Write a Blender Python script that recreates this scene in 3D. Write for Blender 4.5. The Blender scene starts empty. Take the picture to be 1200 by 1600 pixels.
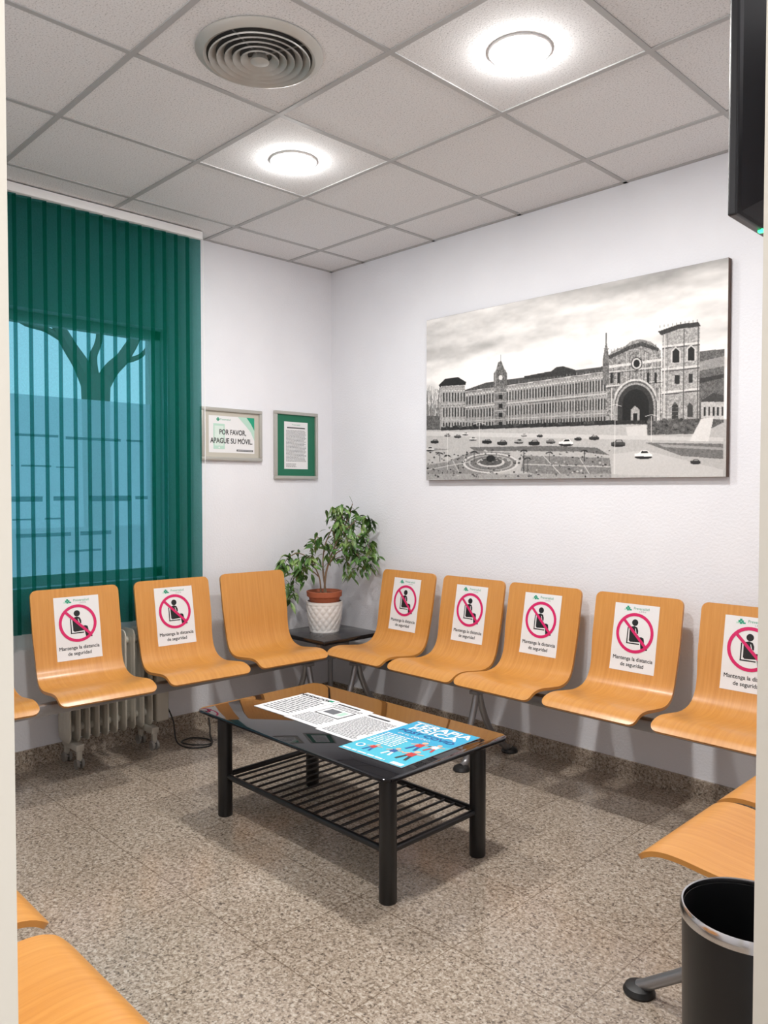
import bpy, bmesh, math, random
import numpy as np
from mathutils import Vector, Matrix
random.seed(7); np.random.seed(7)
scene = bpy.context.scene
COL = scene.collection
pi = math.pi
scene.view_settings.view_transform = 'Standard'

# ------------------------------------------------------------------ materials
def new_mat(name):
    m = bpy.data.materials.new(name); m.use_nodes = True
    nt = m.node_tree; b = nt.nodes['Principled BSDF']
    return m, nt, b
def mat(name, col, rough=0.5, metal=0.0, spec=0.5, emit=None, estr=0.0, coat=0.0):
    m, nt, b = new_mat(name)
    b.inputs['Base Color'].default_value = (*col, 1)
    b.inputs['Roughness'].default_value = rough
    b.inputs['Metallic'].default_value = metal
    b.inputs['Specular IOR Level'].default_value = spec
    b.inputs['Coat Weight'].default_value = coat
    if emit:
        b.inputs['Emission Color'].default_value = (*emit, 1)
        b.inputs['Emission Strength'].default_value = estr
    return m
def N(nt, t, **kw):
    n = nt.nodes.new(t)
    for k, v in kw.items(): setattr(n, k, v)
    return n
def ramp(nt, stops):
    r = N(nt, 'ShaderNodeValToRGB')
    el = r.color_ramp.elements
    while len(el) > 1: el.remove(el[-1])
    el[0].position = stops[0][0]; el[0].color = (*stops[0][1], 1)
    for p, c in stops[1:]:
        e = el.new(p); e.color = (*c, 1)
    return r
def coords(nt, scale=(1,1,1)):
    tc = N(nt, 'ShaderNodeTexCoord'); mp = N(nt, 'ShaderNodeMapping')
    mp.inputs['Scale'].default_value = scale
    nt.links.new(tc.outputs['Object'], mp.inputs['Vector'])
    return mp.outputs['Vector']
def noise(nt, vec, scale, detail=2, rough=0.5):
    n = N(nt, 'ShaderNodeTexNoise')
    n.inputs['Scale'].default_value = scale; n.inputs['Detail'].default_value = detail
    n.inputs['Roughness'].default_value = rough
    nt.links.new(vec, n.inputs['Vector']); return n
def bump(nt, b, h, strength, dist):
    bp = N(nt, 'ShaderNodeBump')
    bp.inputs['Strength'].default_value = strength; bp.inputs['Distance'].default_value = dist
    nt.links.new(h, bp.inputs['Height']); nt.links.new(bp.outputs['Normal'], b.inputs['Normal'])

def m_wall():
    m, nt, b = new_mat('wall_paint')
    v = coords(nt)
    n = noise(nt, v, 3, 3)
    r = ramp(nt, [(0.3, (0.765, 0.77, 0.81)), (0.7, (0.80, 0.805, 0.84))])
    nt.links.new(n.outputs['Fac'], r.inputs['Fac']); nt.links.new(r.outputs['Color'], b.inputs['Base Color'])
    b.inputs['Roughness'].default_value = 0.75
    n2 = noise(nt, v, 90, 3)
    bump(nt, b, n2.outputs['Fac'], 0.4, 0.004)
    return m
def m_ceiling():
    m, nt, b = new_mat('mineral_tile')
    v = coords(nt)
    n = noise(nt, v, 170, 4, 0.7)
    r = ramp(nt, [(0.36, (0.48, 0.48, 0.48)), (0.44, (0.76, 0.76, 0.765)), (0.7, (0.83, 0.83, 0.835))])
    nt.links.new(n.outputs['Fac'], r.inputs['Fac']); nt.links.new(r.outputs['Color'], b.inputs['Base Color'])
    b.inputs['Roughness'].default_value = 0.9
    bump(nt, b, n.outputs['Fac'], 0.4, 0.003)
    return m
def m_granite(name, tiles=True):
    m, nt, b = new_mat(name)
    v = coords(nt)
    nd = noise(nt, v, 240, 2, 0.6)
    va = N(nt, 'ShaderNodeVectorMath', operation='MULTIPLY_ADD')
    nt.links.new(nd.outputs['Color'], va.inputs[0]); va.inputs[1].default_value = (0.009, 0.009, 0.009); nt.links.new(v, va.inputs[2])
    vo = N(nt, 'ShaderNodeTexVoronoi'); vo.inputs['Scale'].default_value = 185
    nt.links.new(va.outputs[0], vo.inputs['Vector'])
    sep = N(nt, 'ShaderNodeSeparateColor'); nt.links.new(vo.outputs['Color'], sep.inputs[0])
    n = noise(nt, v, 70, 3, 0.7)
    ad = N(nt, 'ShaderNodeMath', operation='MULTIPLY_ADD'); nt.links.new(sep.outputs[0], ad.inputs[0]); ad.inputs[1].default_value = 0.52
    sc = N(nt, 'ShaderNodeMath', operation='MULTIPLY_ADD'); nt.links.new(n.outputs['Fac'], sc.inputs[0]); sc.inputs[1].default_value = 1.3; sc.inputs[2].default_value = -0.41
    nt.links.new(sc.outputs[0], ad.inputs[2])
    r = ramp(nt, [(0.10, (0.095, 0.078, 0.066)), (0.26, (0.21, 0.168, 0.132)), (0.42, (0.335, 0.272, 0.212)),
                  (0.60, (0.42, 0.355, 0.288)), (0.82, (0.56, 0.50, 0.43))])
    nt.links.new(ad.outputs[0], r.inputs['Fac'])
    n2 = noise(nt, v, 2.2, 3)
    mx = N(nt, 'ShaderNodeMixRGB', blend_type='MULTIPLY'); mx.inputs['Fac'].default_value = 1
    r2 = ramp(nt, [(0.3, (0.88, 0.865, 0.85)), (0.7, (1, 1, 1))])
    nt.links.new(n2.outputs['Fac'], r2.inputs['Fac'])
    nt.links.new(r.outputs['Color'], mx.inputs['Color1']); nt.links.new(r2.outputs['Color'], mx.inputs['Color2'])
    out = mx.outputs['Color']
    if tiles:
        br = N(nt, 'ShaderNodeTexBrick'); br.offset = 0.0; br.squash = 1.0
        br.inputs['Scale'].default_value = 1.0
        br.inputs['Brick Width'].default_value = 0.4; br.inputs['Row Height'].default_value = 0.4
        br.inputs['Mortar Size'].default_value = 0.0022
        br.inputs['Mortar Smooth'].default_value = 0.2
        br.inputs['Color1'].default_value = (1,1,1,1); br.inputs['Color2'].default_value = (0.92,0.91,0.90,1)
        br.inputs['Mortar'].default_value = (0.58,0.54,0.50,1)
        nt.links.new(v, br.inputs['Vector'])
        mx2 = N(nt, 'ShaderNodeMixRGB', blend_type='MULTIPLY'); mx2.inputs['Fac'].default_value = 1
        nt.links.new(out, mx2.inputs['Color1']); nt.links.new(br.outputs['Color'], mx2.inputs['Color2'])
        out = mx2.outputs['Color']
    nt.links.new(out, b.inputs['Base Color'])
    b.inputs['Roughness'].default_value = 0.17
    b.inputs['Specular IOR Level'].default_value = 0.55
    return m
def m_wood():
    m, nt, b = new_mat('beech_veneer')
    v = coords(nt, (1.2, 30, 1.2))
    n = noise(nt, v, 3.0, 5, 0.6)
    r = ramp(nt, [(0.3, (0.54, 0.228, 0.045)), (0.5, (0.59, 0.264, 0.057)), (0.72, (0.64, 0.302, 0.073))])
    nt.links.new(n.outputs['Fac'], r.inputs['Fac']); nt.links.new(r.outputs['Color'], b.inputs['Base Color'])
    b.inputs['Roughness'].default_value = 0.36
    b.inputs['Coat Weight'].default_value = 0.2
    b.inputs['Coat Roughness'].default_value = 0.2
    return m
def m_blind():
    m = bpy.data.materials.new('green_screen_fabric'); m.use_nodes = True
    nt = m.node_tree; nt.nodes.clear()
    out = N(nt, 'ShaderNodeOutputMaterial')
    d = N(nt, 'ShaderNodeBsdfDiffuse'); d.inputs['Color'].default_value = (0.002, 0.092, 0.052, 1)
    tl = N(nt, 'ShaderNodeBsdfTranslucent'); tl.inputs['Color'].default_value = (0.002, 0.12, 0.08, 1)
    tr = N(nt, 'ShaderNodeBsdfTransparent'); tr.inputs['Color'].default_value = (0.31, 0.60, 0.67, 1)
    m1 = N(nt, 'ShaderNodeMixShader'); m1.inputs[0].default_value = 0.3
    m2 = N(nt, 'ShaderNodeMixShader')
    tc = N(nt, 'ShaderNodeTexCoord')
    n = noise(nt, tc.outputs['Object'], 250, 2)
    mr = N(nt, 'ShaderNodeMapRange'); mr.inputs['To Min'].default_value = 0.30; mr.inputs['To Max'].default_value = 0.46
    nt.links.new(n.outputs['Fac'], mr.inputs['Value'])
    nt.links.new(mr.outputs['Result'], m2.inputs[0])
    nt.links.new(d.outputs[0], m1.inputs[1]); nt.links.new(tl.outputs[0], m1.inputs[2])
    nt.links.new(m1.outputs[0], m2.inputs[1]); nt.links.new(tr.outputs[0], m2.inputs[2])
    nt.links.new(m2.outputs[0], out.inputs[0])
    return m
def m_thin(name, dcol, tcol, fac_transp, gloss=0.0):
    m = bpy.data.materials.new(name); m.use_nodes = True
    nt = m.node_tree; nt.nodes.clear()
    out = N(nt, 'ShaderNodeOutputMaterial')
    a = N(nt, 'ShaderNodeBsdfTranslucent') if gloss == 0 else N(nt, 'ShaderNodeBsdfGlossy')
    a.inputs['Color'].default_value = (*dcol, 1)
    if gloss: a.inputs['Roughness'].default_value = 0.02
    tr = N(nt, 'ShaderNodeBsdfTransparent'); tr.inputs['Color'].default_value = (*tcol, 1)
    mx = N(nt, 'ShaderNodeMixShader'); mx.inputs[0].default_value = fac_transp
    nt.links.new(a.outputs[0], mx.inputs[1]); nt.links.new(tr.outputs[0], mx.inputs[2])
    nt.links.new(mx.outputs[0], out.inputs[0]); return m
def m_vcol(name, rough=0.5):
    m, nt, b = new_mat(name)
    a = N(nt, 'ShaderNodeVertexColor'); a.layer_name = 'Col'
    nt.links.new(a.outputs['Color'], b.inputs['Base Color'])
    b.inputs['Roughness'].default_value = rough
    b.inputs['Specular IOR Level'].default_value = 0.3
    return m

M = {}
M['wall'] = m_wall(); M['ceil'] = m_ceiling(); M['floor'] = m_granite('granite_floor'); M['base'] = m_granite('granite_skirting', False)
M['wood'] = m_wood(); M['blind'] = m_blind()
M['glass'] = m_thin('window_glass', (1,1,1), (0.95,0.98,1), 0.94, 1)
M['film'] = m_thin('frosted_film', (0.80,0.84,0.90), (0.8,0.86,0.9), 0.18)
M['filmline'] = m_thin('film_line', (0.34,0.40,0.44), (0.40,0.5,0.55), 0.3)
M['tbar'] = mat('grid_bar_grey', (0.43,0.43,0.43), 0.5)
M['white'] = mat('white_plastic', (0.82,0.82,0.82), 0.4)
M['castor'] = mat('grey_castor', (0.25,0.24,0.22), 0.4)
M['cream'] = mat('cream_frame_paint', (0.68,0.655,0.58), 0.45)
M['paper'] = mat('paper_white', (0.76,0.76,0.77), 0.55)
M['black'] = mat('black_ink', (0.006,0.006,0.008), 0.5)
M['ink'] = mat('dark_grey_ink', (0.03,0.03,0.035), 0.5)
M['greyink'] = mat('grey_ink', (0.13,0.135,0.15), 0.6)
M['magenta'] = mat('magenta_red', (0.62,0.008,0.12), 0.5)
M['logo'] = mat('logo_green', (0.01,0.33,0.19), 0.5)
M['palegreen'] = mat('pale_green', (0.45,0.66,0.56), 0.5)
M['mint'] = mat('faint_mint', (0.64,0.75,0.69), 0.5)
M['green'] = mat('dark_green_mat', (0.008,0.14,0.075), 0.6)
M['steel'] = mat('grey_steel', (0.33,0.33,0.34), 0.35, 0.8)
M['silver'] = mat('silver_frame', (0.50,0.49,0.45), 0.35, 0.6)
M['chrome'] = mat('chrome', (0.62,0.62,0.63), 0.18, 1.0)
M['rubber'] = mat('black_rubber', (0.012,0.012,0.012), 0.45)
M['blackmetal'] = mat('black_lacquer', (0.006,0.006,0.007), 0.36)
M['blackglass'] = mat('black_glass', (0.006,0.006,0.008), 0.03, 0, 0.42)
M['blacktop'] = mat('black_laminate', (0.010,0.009,0.010), 0.12)
M['tv'] = mat('tv_plastic', (0.006,0.006,0.008), 0.36)
M['screen'] = mat('tv_screen', (0.004,0.004,0.005), 0.06)
M['led'] = mat('green_led', (0.0,0.6,0.15), 0.4, emit=(0.05,1,0.3), estr=3)
M['radiator'] = mat('radiator_enamel', (0.50,0.475,0.41), 0.38)
M['vent'] = mat('vent_grey_metal', (0.46,0.45,0.42), 0.38, 0.2)
M['ventdark'] = mat('vent_shadow', (0.10,0.10,0.095), 0.9)
M['lamp'] = mat('lamp_lens', (1,1,1), 0.4, emit=(1.0,0.985,0.96), estr=100)
M['terracotta'] = mat('terracotta', (0.36,0.10,0.045), 0.7)
M['ceramic'] = mat('white_ceramic', (0.76,0.75,0.73), 0.3)
M['soil'] = mat('soil', (0.03,0.018,0.01), 0.95)
M['bark'] = mat('bark', (0.20,0.13,0.08), 0.8)
M['treebark'] = mat('tree_bark', (0.16,0.145,0.135), 0.9)
M['asphalt'] = mat('asphalt', (0.24,0.24,0.25), 0.9)
M['edge'] = mat('brown_panel_edge', (0.075,0.035,0.018), 0.55)
M['cyan'] = mat('poster_cyan', (0.02,0.34,0.56), 0.45)
M['deepblue'] = mat('poster_blue', (0.01,0.08,0.28), 0.45)
M['red'] = mat('poster_red', (0.50,0.03,0.03), 0.45)
M['teal'] = mat('poster_teal', (0.06,0.44,0.58), 0.45)
M['skin'] = mat('poster_peach', (0.70,0.40,0.28), 0.45)
M['mount'] = mat('beige_mount',(.50,.47,.41),.6)
def m_leaf():
    m, nt, b = new_mat('ficus_leaf')
    v = coords(nt); n = noise(nt, v, 16, 2)
    r = ramp(nt, [(0.35, (0.030,0.078,0.018)), (0.5, (0.080,0.18,0.036)), (0.66, (0.27,0.38,0.13))])
    nt.links.new(n.outputs['Fac'], r.inputs['Fac']); nt.links.new(r.outputs['Color'], b.inputs['Base Color'])
    b.inputs['Roughness'].default_value = 0.35
    return m
M['leaf'] = m_leaf()

# ------------------------------------------------------------------ mesh builder
class MB:
    def __init__(s): s.v=[]; s.f=[]; s.mi=[]; s.mats=[]
    def idx(s, m):
        if m not in s.mats: s.mats.append(m)
        return s.mats.index(m)
    def add(s, vs, fs, m):
        o=len(s.v); k=s.idx(m)
        s.v += [tuple(p) for p in vs]
        for f in fs: s.f.append([i+o for i in f]); s.mi.append(k)
    def box(s, lo, hi, m, bevel=0.0, seg=2):
        lo=Vector(lo); hi=Vector(hi)
        bm=bmesh.new(); bmesh.ops.create_cube(bm, size=1)
        for v in bm.verts:
            v.co = Vector((lo[i]+(v.co[i]+0.5)*(hi[i]-lo[i]) for i in range(3)))
        if bevel>0: bmesh.ops.bevel(bm, geom=bm.edges[:], offset=bevel, segments=seg, affect='EDGES', profile=0.5)
        bm.verts.index_update()
        s.add([v.co[:] for v in bm.verts], [[v.index for v in f.verts] for f in bm.faces], m); bm.free()
    def frame(s, d):
        d=Vector(d).normalized(); a=Vector((0,0,1)) if abs(d.z)<0.9 else Vector((1,0,0))
        x=d.cross(a).normalized(); y=d.cross(x).normalized(); return x,y
    def tube(s, pts, rad, m, n=10, caps=True):
        pts=[Vector(p) for p in pts]
        if not isinstance(rad,(list,tuple)): rad=[rad]*len(pts)
        vs=[]; fs=[]; px=None
        for i,p in enumerate(pts):
            d=(pts[min(i+1,len(pts)-1)]-pts[max(i-1,0)]).normalized()
            if px is None: x,y=s.frame(d)
            else:
                x=(px-d*px.dot(d)).normalized(); y=d.cross(x)
            px=x
            for k in range(n):
                a=2*pi*k/n; vs.append(p+(x*math.cos(a)+y*math.sin(a))*rad[i])
        for i in range(len(pts)-1):
            for k in range(n):
                a=i*n+k; b=i*n+(k+1)%n; fs.append([a,b,b+n,a+n])
        if caps:
            fs.append(list(range(n))[::-1]); fs.append([(len(pts)-1)*n+k for k in range(n)])
        s.add(vs,fs,m)
    def lathe(s, prof, c, m, n=48):
        vs=[]; fs=[]; c=Vector(c)
        for r,z in prof:
            for k in range(n):
                a=2*pi*k/n; vs.append((c.x+r*math.cos(a), c.y+r*math.sin(a), c.z+z))
        for i in range(len(prof)-1):
            for k in range(n):
                a=i*n+k; b=i*n+(k+1)%n; fs.append([a,b,b+n,a+n])
        s.add(vs,fs,m)
    def build(s, name, parent=None, loc=(0,0,0), rot=0.0, smooth=35, fixn=True):
        me=bpy.data.meshes.new(name); me.from_pydata(s.v,[],s.f)
        for m in s.mats: me.materials.append(m)
        me.polygons.foreach_set('material_index', s.mi)
        if fixn:
            bm=bmesh.new(); bm.from_mesh(me); bmesh.ops.recalc_face_normals(bm, faces=bm.faces); bm.to_mesh(me); bm.free()
        if smooth:
            me.polygons.foreach_set('use_smooth',[True]*len(me.polygons))
            me.set_sharp_from_angle(angle=math.radians(smooth))
        me.update()
        ob=bpy.data.objects.new(name, me); COL.objects.link(ob)
        ob.location=loc; ob.rotation_euler=(0,0,rot)
        if parent: ob.parent=parent
        return ob
def empty(name, loc, rot=0.0):
    e=bpy.data.objects.new(name,None); e.empty_display_size=0.1
    COL.objects.link(e); e.location=loc; e.rotation_euler=(0,0,rot); return e
def tag(o, label, cat, group=None):
    o['label']=label; o['category']=cat
    if group: o['group']=group
    return o
def struct(o, label=None):
    o['kind']='structure'
    if label: o['label']=label
    return o
def catmull(pts, per=6):
    P=[Vector(p) for p in pts]; out=[]
    for i in range(len(P)-1):
        p0=P[max(i-1,0)]; p1=P[i]; p2=P[i+1]; p3=P[min(i+2,len(P)-1)]
        for k in range(per):
            t=k/per
            out.append(0.5*((2*p1)+(p2-p0)*t+(2*p0-5*p1+4*p2-p3)*t*t+(3*p1-p0-3*p2+p3)*t**3))
    out.append(P[-1]); return out

# flat graphics: shapes in sheet coordinates (a right, b up), stacked in hair-thin layers
_tc={}
def text_geo(txt):
    if txt in _tc: return _tc[txt]
    cu=bpy.data.curves.new('t','FONT'); cu.body=txt; cu.size=1; cu.resolution_u=3
    cu.align_x='CENTER'; cu.align_y='CENTER'
    ob=bpy.data.objects.new('t',cu); COL.objects.link(ob); bpy.context.view_layer.update()
    me=bpy.data.meshes.new_from_object(ob)
    g=([v.co.xy[:] for v in me.vertices],[list(p.vertices) for p in me.polygons])
    bpy.data.objects.remove(ob); bpy.data.meshes.remove(me); bpy.data.curves.remove(cu)
    _tc[txt]=g; return g
class Flat:
    def __init__(s): s.items=[]
    def shape(s, vs, fs, m, layer): s.items.append((vs,fs,m,layer))
    def rect(s,a0,b0,a1,b1,m,layer,nb=1):
        vs=[];fs=[]
        for i in range(nb+1):
            b=b0+(b1-b0)*i/nb; vs+=[(a0,b),(a1,b)]
        for i in range(nb): fs.append([2*i,2*i+1,2*i+3,2*i+2])
        s.shape(vs,fs,m,layer)
    def poly(s,pts,m,layer): s.shape(pts,[list(range(len(pts)))],m,layer)
    def disc(s,a,b,r,m,layer,n=24,ry=None):
        ry=r if ry is None else ry
        s.poly([(a+r*math.cos(2*pi*k/n),b+ry*math.sin(2*pi*k/n)) for k in range(n)],m,layer)
    def ring(s,a,b,r0,r1,m,layer,n=40):
        vs=[];fs=[]
        for k in range(n):
            c,d=math.cos(2*pi*k/n),math.sin(2*pi*k/n); vs+=[(a+r0*c,b+r0*d),(a+r1*c,b+r1*d)]
        for k in range(n):
            j=(k+1)%n; fs.append([2*k,2*k+1,2*j+1,2*j])
        s.shape(vs,fs,m,layer)
    def line(s,p,q,w,m,layer,seg=6):
        p=Vector(p);q=Vector(q);d=(q-p).normalized();n=Vector((-d.y,d.x))*w/2
        vs=[];fs=[]
        for i in range(seg+1):
            c=p+(q-p)*i/seg; vs+=[tuple(c-n),tuple(c+n)]
        for i in range(seg): fs.append([2*i,2*i+2,2*i+3,2*i+1])
        s.shape(vs,fs,m,layer)
    def text(s,txt,a,b,size,m,layer,bold=0.0,maxw=None):
        v,f=text_geo(txt)
        sx=size
        if maxw:
            w=max(p[0] for p in v)-min(p[0] for p in v); sx=maxw/w
        offs=[(0,0)] if not bold else [(-bold,-bold),(bold,-bold),(-bold,bold),(bold,bold)]
        for k,(ox,oy) in enumerate(offs):
            s.shape([(a+p[0]*sx+ox,b+p[1]*size+oy) for p in v],f,m,layer+0.1*k)
    def lines(s,a0,a1,b0,b1,n,h,m,layer,rag=0.2):
        for i in range(n):
            b=b1-(b1-b0)*(i+0.5)/n
            s.rect(a0,b-h/2,a1-(a1-a0)*random.random()*rag,b+h/2,m,layer)
    def words(s,a0,a1,b0,b1,n,h,m,layer):
        """rows of short dashes standing for unreadably small print"""
        for i in range(n):
            b=b1-(b1-b0)*(i+0.5)/n; a=a0; end=a1-(a1-a0)*random.random()*0.12
            while a<end:
                w=random.uniform(1.5,5)*h; s.rect(a,b-h/2,min(a+w,a1),b+h/2,m,layer); a+=w+h*0.7
    def into(s, mb, fn, step=0.0004):
        for vs,fs,m,l in s.items:
            mb.add([fn(a,b,l*step) for a,b in vs],fs,m)

# ------------------------------------------------------------------ room shell
H=2.735
def sbox(name, lo, hi, m, label=None, bevel=0):
    mb=MB(); mb.box(lo,hi,m,bevel); return struct(mb.build(name),label)
sbox('floor',(-0.25,-4.6,-0.1),(5.4,0.15,0),M['floor'],'speckled beige granite tile floor')
mb=MB(); mb.box((-0.25,-4.6,H),(5.4,0.15,H+0.1),M['ceil']); struct(mb.build('ceiling'),'suspended ceiling of white mineral fibre tiles')
sbox('wall_north',(-0.25,0,0),(5.4,0.15,H),M['wall'],'white textured plaster wall')
WY0,WY1,WZ0,WZ1=-2.75,-1.17,0.86,2.20
mb=MB()
mb.box((-0.25,-3.41,0),(0,0,WZ0),M['wall']); mb.box((-0.25,-3.41,WZ1),(0,0,H),M['wall'])
mb.box((-0.25,WY1,WZ0),(0,0,WZ1),M['wall']); mb.box((-0.25,-3.41,WZ0),(0,WY0,WZ1),M['wall'])
struct(mb.build('wall_west'),'white plaster wall around the window')
sbox('wall_south',(0,-3.41,0),(3.5,-3.26,H),M['wall'],'white plaster wall')
JL,JR=-3.224,-2.30
mb=MB()
mb.box((3.5,-4.6,0),(3.6,JL-0.03,H),M['wall']); mb.box((3.5,JR+0.03,0),(3.6,0,H),M['wall']); mb.box((3.5,JL-0.03,2.13),(3.6,JR+0.03,H),M['wall'])
struct(mb.build('wall_east'),'white wall with the open doorway')
mb=MB()
mb.box((3.495,JL-0.03,0),(3.605,JL,2.13),M['cream']); mb.box((3.495,JR,0),(3.605,JR+0.03,2.13),M['cream']); mb.box((3.495,JL,2.10),(3.605,JR,2.13),M['cream'])
mb.box((3.605,JL-0.09,0),(3.612,JL-0.001,2.17),M['cream']); mb.box((3.605,JR+0.001,0),(3.612,JR+0.08,2.17),M['cream'])
struct(mb.build('trim_1'),'cream painted door frame')
sbox('wall_hall_east',(5.3,-4.6,0),(5.4,0,H),M['wall'],'white hallway wall')
sbox('wall_hall_south',(3.6,-4.7,0),(5.4,-4.6,H),M['wall'],'white hallway wall')
BH=0.085
sbox('baseboard_north',(0.012,-0.012,0),(3.488,0,BH),M['base'],'granite skirting')
sbox('baseboard_west',(0,-3.26,0),(0.012,0,BH),M['base'],'granite skirting')
sbox('baseboard_south',(0.012,-3.26,0),(3.488,-3.248,BH),M['base'],'granite skirting')
sbox('baseboard_east',(3.488,-2.26,0),(3.5,0,BH),M['base'],'granite skirting')
# ceiling grid
GP=0.585; GX=0.8925; GY=-0.9355
mb=MB(); t=0.010
for k in range(-1,5): 
    x=GX+GP*k
    mb.box((x-t,-3.26,H-0.004),(x+t,0,H),M['tbar'])
for k in range(-1,4):
    y=GY-GP*k
    mb.box((0,y-t,H-0.0045),(3.5,y+t,H),M['tbar'])
mb.box((0,-0.02,H-0.004),(3.5,0,H),M['tbar']); mb.box((0,-3.26,H-0.004),(0.02,0,H),M['tbar'])
struct(mb.build('trim_2',smooth=0),'grey suspended ceiling grid bars')
# window
mb=MB()
fx0,fx1=-0.13,-0.08
mb.box((fx0,WY0,WZ0),(fx1,WY1,WZ0+0.05),M['white']); mb.box((fx0,WY0,WZ1-0.05),(fx1,WY1,WZ1),M['white'])
mb.box((fx0,WY1-0.05,WZ0),(fx1,WY1,WZ1),M['white']); mb.box((fx0,WY0,WZ0),(fx1,WY0+0.05,WZ1),M['white'])
mb.add([(-0.105,WY0,WZ0),(-0.105,WY1,WZ0),(-0.105,WY1,WZ1),(-0.105,WY0,WZ1)],[[0,1,2,3]],M['glass'])
FZ=1.80
mb.add([(-0.102,WY0,WZ0),(-0.102,WY1,WZ0),(-0.102,WY1,FZ),(-0.102,WY0,FZ)],[[0,1,2,3]],M['film'])
def fl(y0,y1,z,h):
    mb.add([(-0.100,y0,z-h/2),(-0.100,y1,z-h/2),(-0.100,y1,z+h/2),(-0.100,y0,z+h/2)],[[0,1,2,3]],M['filmline'])
def dash(y0,y1,z,h):
    y=y0
    while y<y1:
        w=random.uniform(.06,.30); fl(y,min(y+w,y1),z+random.uniform(-.003,.003),h*random.uniform(.6,1.1)); y+=w+random.uniform(.015,.07)
dash(-2.6,-1.24,1.60,0.014); dash(-2.6,-1.24,1.29,0.026); dash(-2.05,-1.45,1.11,0.020); dash(-1.68,-1.45,1.02,0.018); dash(-2.3,-1.7,1.19,0.010); dash(-2.2,-1.6,1.45,.008)
struct(mb.build('window_1',smooth=0,fixn=False),'white framed window with frosted lower film')
sbox('ground',(-30,-20,-0.5),(-0.26,25,-0.3),M['asphalt'],'grey pavement outside')

# tree outside
mb=MB(); tx,ty=-3.0,-0.22
def T(r,z): return (tx+0.70*r*0.3, ty+r, z)
mb.tube([T(0,-0.3),T(0.02,0.8),T(0,1.7),T(0,2.1),T(0,2.36)],[0.15,0.13,0.12,0.12,0.13],M['treebark'],12)
def lim(pts,r0,r1):
    pp=catmull(pts,5); n=len(pp); mb.tube(pp,[r0+(r1-r0)*i/(n-1) for i in range(n)],M['treebark'],9)
lim([T(-.03,2.24),T(-0.12,2.45),T(-0.24,2.65),T(-0.36,2.95),T(-0.46,3.8)],.085,.035)
lim([T(.03,2.24),T(0.13,2.42),T(0.26,2.58),T(0.38,2.9),T(0.42,3.8)],.080,.035)
lim([T(.0,2.3),T(-0.02,2.52),T(0.04,2.8),T(0.0,3.8)],.045,.02)
lim([T(-.2,2.62),T(-0.40,2.73),T(-0.60,2.78),T(-0.8,3.0)],.035,.015)
lim([T(.2,2.5),T(0.40,2.58),T(0.52,2.78)],.03,.012)
tag(mb.build('tree'),'bare pollarded tree standing on the pavement outside the window','tree')

# ------------------------------------------------------------------ vertical blind
BZ=0.66
e=tag(empty('vertical_blind',(0.1,-1.88,BZ)),'dark green fabric vertical blind covering the window','blind')
BT=H-BZ
mb=MB(); mb.box((-0.03,-0.92,BT-0.048),(0.03,0.855,BT-0.006),M['white'],0.004); mb.build('head_rail',e)
mb=MB(); sw=0.082; pitch=0.0685
for i in range(26):
    yc=0.812-i*pitch; a=math.radians(15+random.uniform(-3,3)); dx=math.sin(a)*sw/2; dy=math.cos(a)*sw/2
    n=6; vs=[];fs=[]
    for k in range(n+1):
        tt=k/n*2-1; c=0.004*(1-tt*tt)
        vs+=[(dx*tt+c,yc+dy*tt,0.0),(dx*tt+c,yc+dy*tt,BT-0.046)]
    for k in range(n): fs.append([2*k,2*k+2,2*k+3,2*k+1])
    mb.add(vs,fs,M['blind'])
mb.build('slats',e,fixn=False)
mb=MB(); mb.tube([(0.02,0.86,BT-.04),(0.02,0.868,1.0),(0.02,0.862,0.25)],0.0022,M['white'],6); mb.build('pull_chain',e)

# ------------------------------------------------------------------ ceiling fittings
def downlight(x,y,power):
    e=tag(empty('recessed_downlight',(x,y,H)),'round white recessed downlight, switched on, in a ceiling tile','ceiling light','downlights in the ceiling')
    mb=MB(); mb.lathe([(0.093,0),(0.101,0),(0.102,-0.003),(0.099,-0.006),(0.094,-0.007),(0.093,-0.003)],(0,0,0),M['white']); mb.build('trim_ring',e)
    mb=MB(); prof=[(0.092*math.cos(t*pi/2/8)+0.0005,-0.003-0.036*math.sin(t*pi/2/8)) for t in range(9)]
    mb.lathe(prof,(0,0,0),M['lamp']); mb.build('lens',e,fixn=False)
    L=bpy.data.lights.new('lamp','AREA'); L.shape='DISK'; L.size=0.15; L.energy=power; L.color=(1.0,0.97,0.935)
    o=bpy.data.objects.new('lamp',L); COL.objects.link(o); o.parent=e; o.location=(0,0,-0.046)
for (x,y,p) in ((GX+GP/2,GY-GP/2,15),(GX+GP*2.5,GY-GP/2,15),(GX+GP*2.5,GY-GP*2.5,20)): downlight(x,y,p)  # last downlight is out of view, added for general illumination
L=bpy.data.lights.new('hall_fill','AREA'); L.shape='RECTANGLE'; L.size=0.6; L.size_y=1.2; L.energy=42; L.color=(1,0.96,0.92)  # fill lamp added in the hallway to brighten the room through the door
o=bpy.data.objects.new('hall_fill_light',L); COL.objects.link(o); o.location=(4.5,-3.0,H-0.02)
tag(o,'added fill light in the unseen hallway','ceiling light')

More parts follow.
